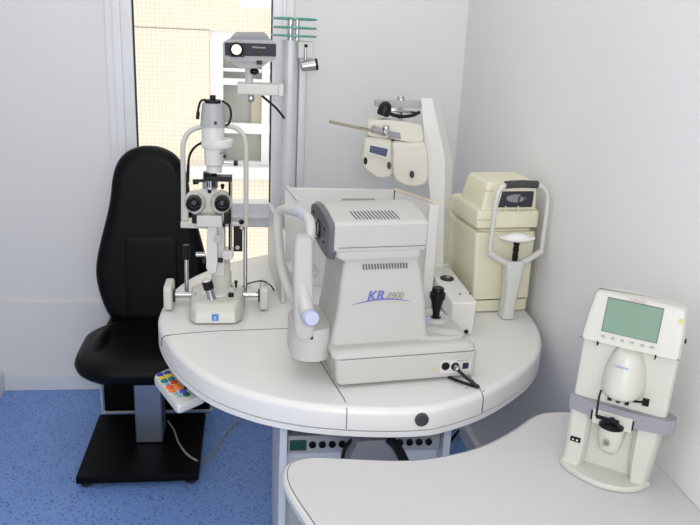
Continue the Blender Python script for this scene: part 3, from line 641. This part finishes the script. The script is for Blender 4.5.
# head: cross section in (v,w), swept along u
def hs(u, k=0.0):
    pr = [(.040, .328), (.031, .336), (.029, .345), (.025, .400), (.032, .407), (.09, .418), (.15, .423), (.20, .418), (.238, .408), (.250, .396), (.250, .35), (.235, .334)]
    cv, cw = .14, .365
    return [Vector((u, cv + (v - cv) * (1 - k), cw + (w_ - cw) * (1 - k))) for v, w_ in pr]
KB().loft([hs(-.014, .01), hs(-.012, 0), hs(.206, 0), hs(.211, .015), hs(.213, .04)]).bk('measuring_head', M['kr'], angle=20)
KB().box(-.004, .209, .0275, .031, .3455, .3466).bk('head_trim_line', M['seam'])
def npl(u, k):
    pr = [(.030, .335), (.030, .395), (.045, .402), (.10, .414), (.15, .418), (.20, .415), (.240, .402), (.247, .390), (.247, .345), (.232, .332), (.12, .316), (.05, .313), (.040, .318)]
    cv, cw = .14, .355
    return [Vector((u, cv + (v - cv) * k, cw + (w_ - cw) * k)) for v, w_ in pr]
KB().loft([npl(-.008, 1.0), npl(-.019, .99), npl(-.025, .95)]).bk('window_panel', M['krdark'], angle=20)
KB().lathe([(.026, 0), (.026, .003), (.020, .003), (.018, .0), (.001, -.001)], (-.0265, .150, .360), (-1, 0, 0)).bk('measuring_window', M['lens'])
KB().lathe([(.004, 0), (.003, .002)], (-.026, .205, .388), (-1, 0, 0)).lathe([(.004, 0), (.003, .002)], (-.026, .085, .378), (-1, 0, 0)).lathe([(.003, 0), (.003, .002)], (-.026, .085, .345), (-1, 0, 0)).bk('led', M['black'])
# vents: slots are real thin dark bars in the skin
for i in range(13):
    u = .034 + i * .0086
    KB().prism([(u, .088, .4173), (u + .0034, .088, .4173), (u + .0034 + .006, .044, .4090), (u + .006, .044, .4090)], (0, -.0002, .0010)).bk('vent_slot', M['ink'])
KB().box(.045, .13, .195, .203, .4195, .4218).bk('rear_vent', M['midgrey'])
for i in range(16):
    u = .060 + i * .0072
    KB().prism([(u, .0395, .300), (u + .0030, .0395, .300), (u + .0050, .0395, .287), (u + .002, .0395, .287)], (0, .004, 0)).bk('side_slot', M['ink'])
# lettering
def KT(u, w_): return face_mtx(K(u, .0395, w_), KM.to_3x3() @ Vector((1, 0, 0)), (0, 0, 1))
text('KR', 'brand_lettering', kr, M['violet'], .033, KT(.096, .219), shear=.25, bold=.0008, space=1.05)
text('8900', 'model_number', kr, M['greyink'], .0235, KT(.145, .217), shear=.25, space=.9)
sw = MB()
pts = [K(.036 + .150 * t, .0388, .199 + .0115 * math.sin(PI * min(1, t * .92))) for t in [i / 24 for i in range(25)]]
sw.tube(pts, .0013, n=6, smooth=0, rad=lambda t: .0002 + .0014 * math.sin(PI * t) ** .7)
sw.build('swoosh', M['violet'], kr)
# rear connector panel
def KF(u, w_, v=-.0012): return (u, v, w_)
KB().prism([(.262, -.0018, .020), (.345, -.0018, .020), (.345, -.0018, .056), (.262, -.0018, .056)], (0, .002, 0)).bk('connector_plate', M['lacq'])
KB().lathe([(.0105, .0), (.0105, .002), (.008, .002)], (.276, -.002, .040), (0, -1, 0)).bk('socket', M['black'])
kp = KB().lathe([(.0105, .0), (.0105, .003), (.008, .003)], (.302, -.002, .037), (0, -1, 0)).bk('socket', M['black'])
KB().lathe([(.007, .0), (.007, .012), (.005, .014)], (.302, -.004, .037), (.25, -1, -.25)).bk('plug', M['steel'])
KB().box(.322, .338, -.004, 0, .029, .045, bev=.001).bk('video_socket', mat('dark_blue_socket', rgb(38, 36, 66), .4))
text('RS232C OUT', 'connector_lettering', kr, M['greyink'], .006, KT(.322, .052) @ Matrix.Translation((0, 0, .0425)))
KB().prism([(.243, -.002, .032), (.250, -.002, .032), (.2465, -.002, .0385)], (0, .001, 0)).bk('warning_mark', M['yellow'])
KB().tube([(.304, -.014, .034), (.318, -.03, .022), (.335, -.048, .010), (.345, -.056, .0045), (.335, -.05, .0045), (.305, -.02, .006), (.29, .005, .006)], .004).bk('cable', M['black'])
# joystick and control platform
pl = spline([Vector(p) for p in ((.210, .060, .118), (.228, .034, .118), (.30, .024, .118), (.340, .044, .118), (.345, .15, .118), (.31, .21, .118), (.23, .20, .118))], 4, True)
KB().loft([[Vector((p.x, p.y, z)) for p in pl] for z in (.09, .104)] + [[Vector((.28 + (p.x - .28) * .93, .11 + (p.y - .11) * .93, .108)) for p in pl]]).bk('control_platform', M['kr'], angle=50)
KB().lathe([(.032, 0), (.026, .006), (.018, .008), (.004, .008)], (.296, .135, .107)).bk('joystick_skirt', M['kr'])
KB().lathe([(.018, 0), (.0095, .004), (.0095, .016), (.012, .03), (.0165, .050), (.0205, .056), (.0205, .070), (.016, .072), (.016, .082), (.014, .085), (.003, .085)], (.296, .135, .113)).bk('joystick', M['black'])
KB().cyl((.262, .105, .107), (.262, .105, .130), .0075, bev=.001).bk('lock_button', mat('lavender_button', rgb(178, 176, 206), .5))
KB().prism([(.240, .075, .108), (.285, .038, .108), (.330, .036, .108), (.322, .055, .108), (.262, .090, .108)], (0, 0, .0009)).bk('instruction_card', M['lacq'])
# forehead and chin frame
wide = lambda t: .013
KB().tube([(-.076, .050, .26), (-.072, .052, .31), (-.066, .062, .352), (-.062, .068, .380), (-.063, .088, .400), (-.071, .13, .404), (-.085, .19, .397), (-.099, .232, .388), (-.107, .25, .37), (-.107, .252, .32), (-.098, .245, .24), (-.085, .225, .19), (-.072, .17, .16), (-.060, .10, .14)], .0125, n=16).bk('forehead_frame', M['kr'])
KB().tube([(-.066, .105, .4025), (-.070, .128, .4045), (-.076, .150, .4035)], .0138, n=14).bk('forehead_pad', mat('pale_blue_grey_pad', rgb(190, 192, 204), .6))
KB().loft([rrect(-.108, -.055, .06, .10, .014, z) if False else [Vector((p.x + sx_, p.y, p.z)) for p in rrect(-.106 - wv, -.062 + wv, .025, .062, .012, z)] for z, wv, sx_ in ((.125, -.004, .008), (.14, .002, .008), (.20, .002, .005), (.27, .001, .001), (.350, .0, 0), (.368, -.003, .0), (.374, -.008, .0))]).bk('frame_upright', M['kr'], angle=50)
KB().tube([(-.084, .042, .26), (-.081, .034, .225), (-.073, .018, .190)], .0185, n=16).bk('chin_rest_arm', M['kr'])
KB().lathe([(.019, -.006), (.020, .002), (.019, .016), (.016, .021), (.004, .022)], (-.072, .006, .188), (.1, -1, .2)).bk('height_knob', M['bluepad'])
KB().lathe([(.005, 0), (.004, .010)], (-.058, .048, .120), (0, -1, 0)).bk('frame_screw', M['black'])
KB().loft([rrect(-.094, -.03, .10, .19, .02, .255), rrect(-.098, -.026, .095, .195, .022, .263), rrect(-.094, -.03, .10, .19, .02, .268)]).bk('chin_rest', M['kr'], angle=50)
KB().cyl((-.066, .15, .12), (-.066, .15, .258), .012).bk('chin_post', M['kr'])

# ================================================================== TONOMETER
TO = Vector((.682, 2.133, T)); TY = math.radians(6.5)
tn = thing('tonometer', 'cream tonometer with white head frame in the corner of the right wall', 'tonometer', tuple(TO), TY)
TM = WORLD[tn.name] @ Matrix.Diagonal((.94, 1, 1, 1))
class TB(MB):
    def bk(s, name, m, par=None, **kw):
        s.bm.transform(TM); return s.build(name, m, par or tn, **kw)
def tr(u0, u1, v0, v1, r, z, n=5): return rrect(u0, u1, v0, v1, r, z, n)
TB().loft([tr(.002, .200, .0, .28, .015, .004), tr(.0, .202, .0, .28, .018, .010), tr(.0, .202, .0, .28, .018, .040)]).bk('base', M['cream'], angle=50)
TB().loft([tr(.004, .198, .004, .276, .015, .040), tr(.004, .198, .004, .276, .015, .044)]).bk('base_gap', M['rubber'])
TB().loft([tr(.0, .202, .0, .29, .012, .044), tr(-.004, .200, .0, .30, .012, .15), tr(-.010, .200, .0, .30, .012, .250), tr(-.006, .198, .004, .296, .012, .258), tr(.006, .19, .02, .28, .012, .261)]).bk('body', M['cream'], angle=50)
TB().loft([tr(.004, .19, .012, .22, .02, .250), tr(.004, .19, .012, .22, .02, .285)]).bk('neck', M['cream'])
TB().loft([tr(-.010, .196, .0, .22, .012, .270), tr(-.014, .200, -.008, .23, .012, .276), tr(-.016, .200, -.008, .235, .012, .318), tr(-.010, .196, .002, .225, .012, .328)]).bk('head_lower', M['cream'], angle=50)
TB().loft([tr(.000, .192, .004, .18, .010, .322), tr(.006, .190, .004, .175, .010, .36), tr(.014, .186, .008, .165, .010, .403), tr(.022, .180, .02, .155, .010, .412)]).bk('head_upper', M['cream'], angle=50)
TB().prism([(.055, -.002, .336), (.172, -.002, .336), (.175, .002, .384), (.066, .002, .384)], (0, .01, 0), bev=.002).bk('front_panel', M['slate'])
TB().lathe([(.013, 0), (.012, .004), (.009, .004), (.0085, .001), (.001, .0)], (.130, -.003, .362), (0, -1, 0)).bk('air_nozzle', M['lens'])
TB().loft([[Vector((.112 + math.cos(a) * .034, y, .364 + math.sin(a) * .012)) for a in [2 * PI * i / 24 for i in range(24)]] for y in (.0, -.0045)]).bk('window_bezel', M['midgrey'])
TB().prism([(-.012, -.0085, .30), (.03, -.0085, .30), (.03, -.0085, .301), (-.012, -.0085, .301)], (0, .002, 0)).bk('seam', M['seam'])
for u in (.075, .118): TB().box(u, u + .003, -.009, -.006, .282, .342).bk('rib', M['cream'])
text('TOPCON', 'maker_mark', tn, M['pinkink'], .007, face_mtx(TM @ Vector((.018, .003, .386)), (1, 0, 0), (0, .3, 1)))
# head frame
v = -.05
TB().tube([(.016, v, .218), (.018, v, .30), (.020, v, .37), (.028, v, .400), (.050, v, .415), (.10, v, .417), (.150, v, .415), (.180, v, .402), (.194, v, .375), (.197, v, .30), (.195, v, .218)], .0072, n=14).bk('head_frame', M['lacq'])
TB().tube([(.045, v, .416), (.10, v - .002, .4185), (.152, v, .416)], .0115, n=16, smooth=5).bk('forehead_pad', mat('dark_grey_pad', rgb(62, 62, 64), .6))
TB().tube([(.012, v, .212), (.05, v, .190), (.09, v, .172)], .010, smooth=0, n=12).tube([(.199, v, .212), (.16, v, .190), (.12, v, .172)], .010, smooth=0, n=12).bk('lower_fork', M['lacq'])
TB().loft([tr(.080, .120, v - .02, v + .03, .012, .003), tr(.083, .122, v - .02, v + .03, .012, .06), tr(.080, .132, v - .02, v + .03, .014, .13), tr(.074, .140, v - .016, v + .025, .014, .178), tr(.080, .134, v - .012, v + .02, .012, .184)]).bk('stand_post', M['lacq'], angle=50)
for i in range(6):
    TB().cyl((.106, v, .184 + i * .0102), (.106, v, .192 + i * .0102), .0095 if i % 2 else .0085).bk('chin_screw', M['black'])
TB().loft([[Vector((.106 + math.cos(a) * rx, v - .0 + math.sin(a) * ry, z)) for a in [2 * PI * i / 28 for i in range(28)]] for rx, ry, z in ((.02, .02, .246), (.055, .034, .251), (.060, .036, .256), (.048, .028, .256), (.03, .018, .264), (.012, .01, .268))]).bk('chin_rest', M['paper'], angle=60)

# ================================================================== LENSMETER
LO = Vector((.688, 1.400, D)); LY = math.radians(-37.5)
lm = thing('lensmeter', 'white lensmeter with green screen standing on the curved desk', 'lensmeter', tuple(LO), LY)
LM = WORLD[lm.name]
class LB(MB):
    def bk(s, name, m, par=None, **kw):
        s.bm.transform(LM); return s.build(name, m, par or lm, **kw)
def body(u0, u1, v0, v1, w_, r=.012):      # rear corners cut so the back clears the wall
    return [Vector(p) for p in ((u0 + r * .3, v0 + r * .3, w_), (u0 + r, v0, w_), (u1 - r, v0, w_), (u1 - r * .3, v0 + r * .3, w_), (u1, v0 + r, w_), (u1 - .01, v0 + .03, w_), (u1 - .075, v1, w_), (u0 + .03, v1, w_), (u0, v1 - .03, w_), (u0, v0 + r, w_))]
bs = [Vector(p) for p in ((-.004, .0), (.0, -.018), (.022, -.038), (.06, -.056), (.10, -.064), (.14, -.058), (.168, -.036), (.180, -.010), (.182, .012), (.14, .085), (.06, .09), (.006, .06))] if False else [Vector((a, b, 0)) for a, b in ((-.004, .0), (.002, -.018), (.022, -.036), (.06, -.054), (.10, -.061), (.14, -.052), (.168, -.030), (.180, -.006), (.178, .012), (.10, .085), (.05, .09), (.002, .06))]
bsp = spline(bs, 4, True)
LB().loft([[Vector((p.x, p.y, z)) for p in bsp] for z in (.002, .005, .011)] + [[Vector((.088 + (p.x - .088) * .97, p.y * .95, .014)) for p in bsp]]).bk('base', M['lacq2'], angle=50)
# lower body in two flanks with a recessed middle
LB().loft([body(.002, .182, .004, .10, .012), body(.001, .187, .004, .10, .08), body(.0, .193, .002, .10, .145)]).bk('lower_body', M['lacq2'], angle=40)
LB().loft([[Vector(p) for p in ((a + .003, -.010 - k, z), (a + .010, -.016 - k, z), (b - .008, -.016 - k, z), (b, -.008, z), (b, .01, z), (a, .01, z))] for z, a, b, k in ((.012, .002, .046, .010), (.022, .002, .048, .004), (.06, .002, .050, .0), (.140, .002, .050, .0))]).bk('left_flank', M['lacq2'], angle=40)
LB().loft([[Vector(p) for p in ((a, -.008, z), (a + .008, -.016 - k, z), (b - .010, -.016 - k, z), (b - .002, -.008 - k, z), (b, .012, z), (a, .012, z))] for z, a, b, k in ((.012, .142, .180, .006), (.022, .140, .182, .002), (.06, .138, .185, .0), (.140, .138, .192, .0))]).bk('right_flank', M['lacq2'], angle=40)
LB().box(.014, .036, -.0175, -.01, .064, .076, bev=.001).bk('power_switch', M['black'])
LB().box(.019, .022, -.0185, -.017, .068, .071).box(.027, .031, -.0185, -.017, .068, .071).bk('switch_mark', M['paper'])
# lavender band
LB().loft([body(-.010, .050, -.024, .06, .134, .01)[:0] or [Vector(p) for p in ((.002, -.020, z), (.05, -.034, z), (.14, -.034, z), (.200, -.026, z), (.212, -.014, z), (.212, .0, z), (.19, .02, z), (.0, .02, z), (.002, .0, z))] for z in (.142, .145, .172, .175)]).bk('spectacle_table', M['band'], angle=40)
LB().box(.055, .135, -.036, -.028, .130, .162, bev=.002).bk('table_recess', M['lacq2'])
LB().box(.052, .0545, -.037, -.02, .138, .158).box(.1355, .138, -.037, -.02, .138, .158).bk('recess_edge', M['black'])
# upper body
LB().loft([body(.006, .194, -.018, .10, .175), body(.008, .196, -.016, .10, .308), body(.010, .194, -.010, .10, .314)]).bk('upper_body', M['lacq2'], angle=40)
# hooded nose
LB().loft([[Vector((.103 + rx * math.cos(a), -.012 - d * max(0, math.sin(a)) - .001, zc + rz * math.cos(a) * 0 + 0)) for a in [PI * i / 16 for i in range(17)]] + [Vector((.103 - rx, .005, zc)), Vector((.103 + rx, .005, zc))]
           for rx, d, zc, rz in ((.030, .046, .206, 0), (.039, .054, .209, 0), (.0425, .058, .217, 0), (.0425, .056, .235, 0), (.040, .048, .260, 0), (.031, .036, .290, 0), (.022, .024, .308, 0))]).bk('lens_hood', M['lacq2'], angle=60)
text('TOPCON', 'badge', lm, M['logo_blue'], .007, face_mtx(LM @ Vector((.098, -.056, .276)), LM.to_3x3() @ Vector((1, 0, 0)), LM.to_3x3() @ Vector((0, .45, 1))))
for u in (.082, .099, .116): LB().box(u, u + .008, -.056, -.048, .199, .210, bev=.001).bk('marking_pin', M['black'])
LB().tube([(.067, -.048, .214), (.066, -.056, .205), (.067, -.060, .160)], .0022, smooth=0).bk('lens_holder_rod', M['black'])
LB().tube([(.130, -.048, .208), (.148, -.048, .212)], .0025, smooth=0).box(.147, .160, -.050, -.043, .205, .220, bev=.001).bk('marking_lever', M['black'])
# lens support
LB().loft([[Vector((.097 + rx * math.cos(a), -.030 + d * -max(0, math.sin(a)), z)) for a in [PI * i / 14 for i in range(15)]] + [Vector((.097 - rx, .0, z)), Vector((.097 + rx, .0, z))]
           for rx, d, z in ((.012, .006, .072), (.020, .016, .080), (.024, .022, .10), (.0255, .025, .130), (.024, .023, .134))]).bk('lens_support', M['lacq2'], angle=60)
LB().loft([[Vector((.097 + rx * math.cos(a), -.046 + ry * math.sin(a), z)) for a in [2 * PI * i / 24 for i in range(24)]] for rx, ry, z in ((.012, .010, .132), (.025, .020, .138), (.025, .020, .142), (.006, .006, .150), (.005, .005, .158))]).bk('lens_rest', M['black'], angle=50)
LB().box(.066, .112, -.056, -.050, .153, .159).bk('clamp_bar', M['black'])
LB().lathe([(.008, 0), (.007, .001), (.0055, .001), (.005, .0)], (.094, -.0565, .105), (0, -1, .15)).bk('model_mark', M['greyink'])
# screen unit, leaning back
def scr(w_): return -.030 + (w_ - .31) * .30
LB().loft([body(.008, .196, scr(.308), .09, .308), body(.006, .198, scr(.313), .085, .313), body(.010, .197, scr(.36), .06, .36), body(.016, .193, scr(.401), .045, .401), body(.022, .187, scr(.406) + .006, .042, .4065)]).bk('screen_housing', M['lacq2'], angle=40)
SN = Vector((0, .30, 1))
def sq(u0, u1, w0, w1, off, d): return [(u0, scr(w0) + off, w0), (u1, scr(w0) + off, w0), (u1, scr(w1) + off, w1), (u0, scr(w1) + off, w1)]
LB().prism(sq(.044, .152, .331, .3985, -.0012, 0), (0, .003, 0)).bk('screen_bezel', M['ink'])
LB().prism(sq(.0455, .1505, .3325, .397, -.0024, 0), (0, .003, 0)).bk('screen', M['lcd'])
for i in range(6):
    u = .050 + i * .0190
    LB().loft([[Vector((u + math.cos(a) * .0065 * k, scr(.322 + math.sin(a) * .0032 * k) - o_, .322 + math.sin(a) * .0032 * k)) for a in [2 * PI * j / 18 for j in range(18)]] for k, o_ in ((1.15, -.001), (1.15, .001), (1, .0015), (.8, .0005))]).bk('button', M['lacq'])
    LB().loft([[Vector((u + math.cos(a) * .0040, scr(.322 + math.sin(a) * .0016) - o_, .322 + math.sin(a) * .0016)) for a in [2 * PI * j / 12 for j in range(12)]] for o_ in (0, .0018)]).bk('button_mark', M['greyink'])
text('TOPCON', 'maker_name', lm, M['pinkink'], .008, face_mtx(LM @ Vector((.100, scr(.4022) - .002, .4022)), LM.to_3x3() @ Vector((1, 0, 0)), LM.to_3x3() @ SN))
LB().prism(sq(.182, .189, .377, .385, -.0015, 0), (0, .002, 0)).bk('status_sticker', M['yellow'])
LB().tube([(.002, -.020, .306), (.04, -.0195, .306)], .0011, smooth=0).bk('housing_seam', M['ink'])
LB().tube([(.196, -.020, .306), (.156, -.0195, .306)], .0011, smooth=0).bk('housing_seam', M['ink'])
LB().box(.0405, .043, -.031, -.015, .300, .310).box(.153, .1555, -.031, -.015, .300, .310).box(.1985, .2015, .0, .006, .335, .343).bk('slot', M['black'])

# ================================================================== KEYPAD under the table edge
kc = [PZ(155, 377, .655), PZ(172, 370.5, .655), PZ(203, 399, .655), PZ(178, 406.5, .655)]
kk = (kc[0] + kc[1] + kc[2] + kc[3]) / 4
kpd = thing('button_keypad', 'white keypad with rows of coloured buttons under the round table edge', 'keypad', tuple(kk))
def quadring(cs, ins, z, r=.18, n=4):
    c0 = sum(cs, Vector()) / 4; o = []
    for i in range(4):
        p = cs[i]; a = cs[i - 1]; b = cs[(i + 1) % 4]
        rr2 = .018
        pa_ = p + (a - p).normalized() * rr2; pb_ = p + (b - p).normalized() * rr2
        for j in range(n + 1):
            t = j / n; q_ = pa_ * (1 - t) ** 2 + p * 2 * t * (1 - t) + pb_ * t * t
            o.append(Vector((c0.x + (q_.x - c0.x) * (1 - ins), c0.y + (q_.y - c0.y) * (1 - ins), z)))
    return o
kc2 = [PZ(153, 378, .645), PZ(176, 368, .645), PZ(207, 397, .645), PZ(178, 410, .645)]
MB().loft([quadring(kc2, .05, .628), quadring(kc2, .0, .633), quadring(kc2, 0, .645), quadring(kc2, .01, .651), quadring(kc2, .04, .655)]).build('body', M['lacq'], kpd, angle=50)
A, B, Dd = PZ(160, 375, .655), PZ(167.5, 373.3, .655), PZ(178, 396.5, .655)
cols = {0: ['b_blue', 'b_yellow', 'b_teal', 'b_cyan', 'b_hot', 'b_orange', 'b_cyan', 'b_cyan'], 1: ['b_blue', 'b_yellow', 'b_teal', 'b_red', 'b_orange', 'b_orange', 'b_violet', 'b_green']}
pix = {0: ((160, 375), (162, 378.5), (164.3, 381.5), (167, 384.5), (169.5, 387.5), (172, 391), (175.5, 394), (179, 397)),
       1: ((167.2, 373.2), (169, 376.2), (171.5, 379.5), (174, 382.7), (177, 385.8), (179.6, 388.6), (183, 392), (186.5, 395))}
for r_ in (0, 1):
    for i, (x, y) in enumerate(pix[r_]):
        q = PZ(x, y, .655); small = cols[r_][i] == 'b_cyan'
        MB().lathe([(.0095 if not small else .005, 0), (.0095 if not small else .005, .0035), (.006 if not small else .003, .005), (.0005, .005)], q, n=16).build('button', M[cols[r_][i]], kpd)
MB().prism([PZ(x, y, .655) for x, y in ((174, 375), (177, 374), (192, 389), (189, 390))], (0, 0, .0008)).build('label_strip', M['b_cyan'], kpd)
MB().box(kk.x + .02, kk.x + .08, kk.y - .01, kk.y + .03, .62, .684).build('bracket', M['black'], kpd)

# beige floor cable
tag(MB().tube([PZ(168, 421, .053), PZ(174, 430, .053), PZ(178, 441, .053), PZ(186, 453, .053), PZ(196, 460, .053), PZ(204, 461.5, .005), PZ(214, 452, .005), PZ(228, 431, .005), PZ(246, 416, .005), PZ(262, 408, .02)], .0035).build('floor_cable', M['wirebeige']),
    'thin beige cable looping over the black base plate and blue floor', 'cable')
tag(MB().tube([PZ(443, 432, .2), PZ(450, 438, .05), PZ(456, 434, .02), PZ(462, 426, .02)], .005).tube([PZ(446, 446, .03), PZ(452, 440, .05), PZ(458, 431, .09)], .004).build('loose_cables', M['black']),
    'black cables hanging beside the cabinet near the right wall', 'cable')
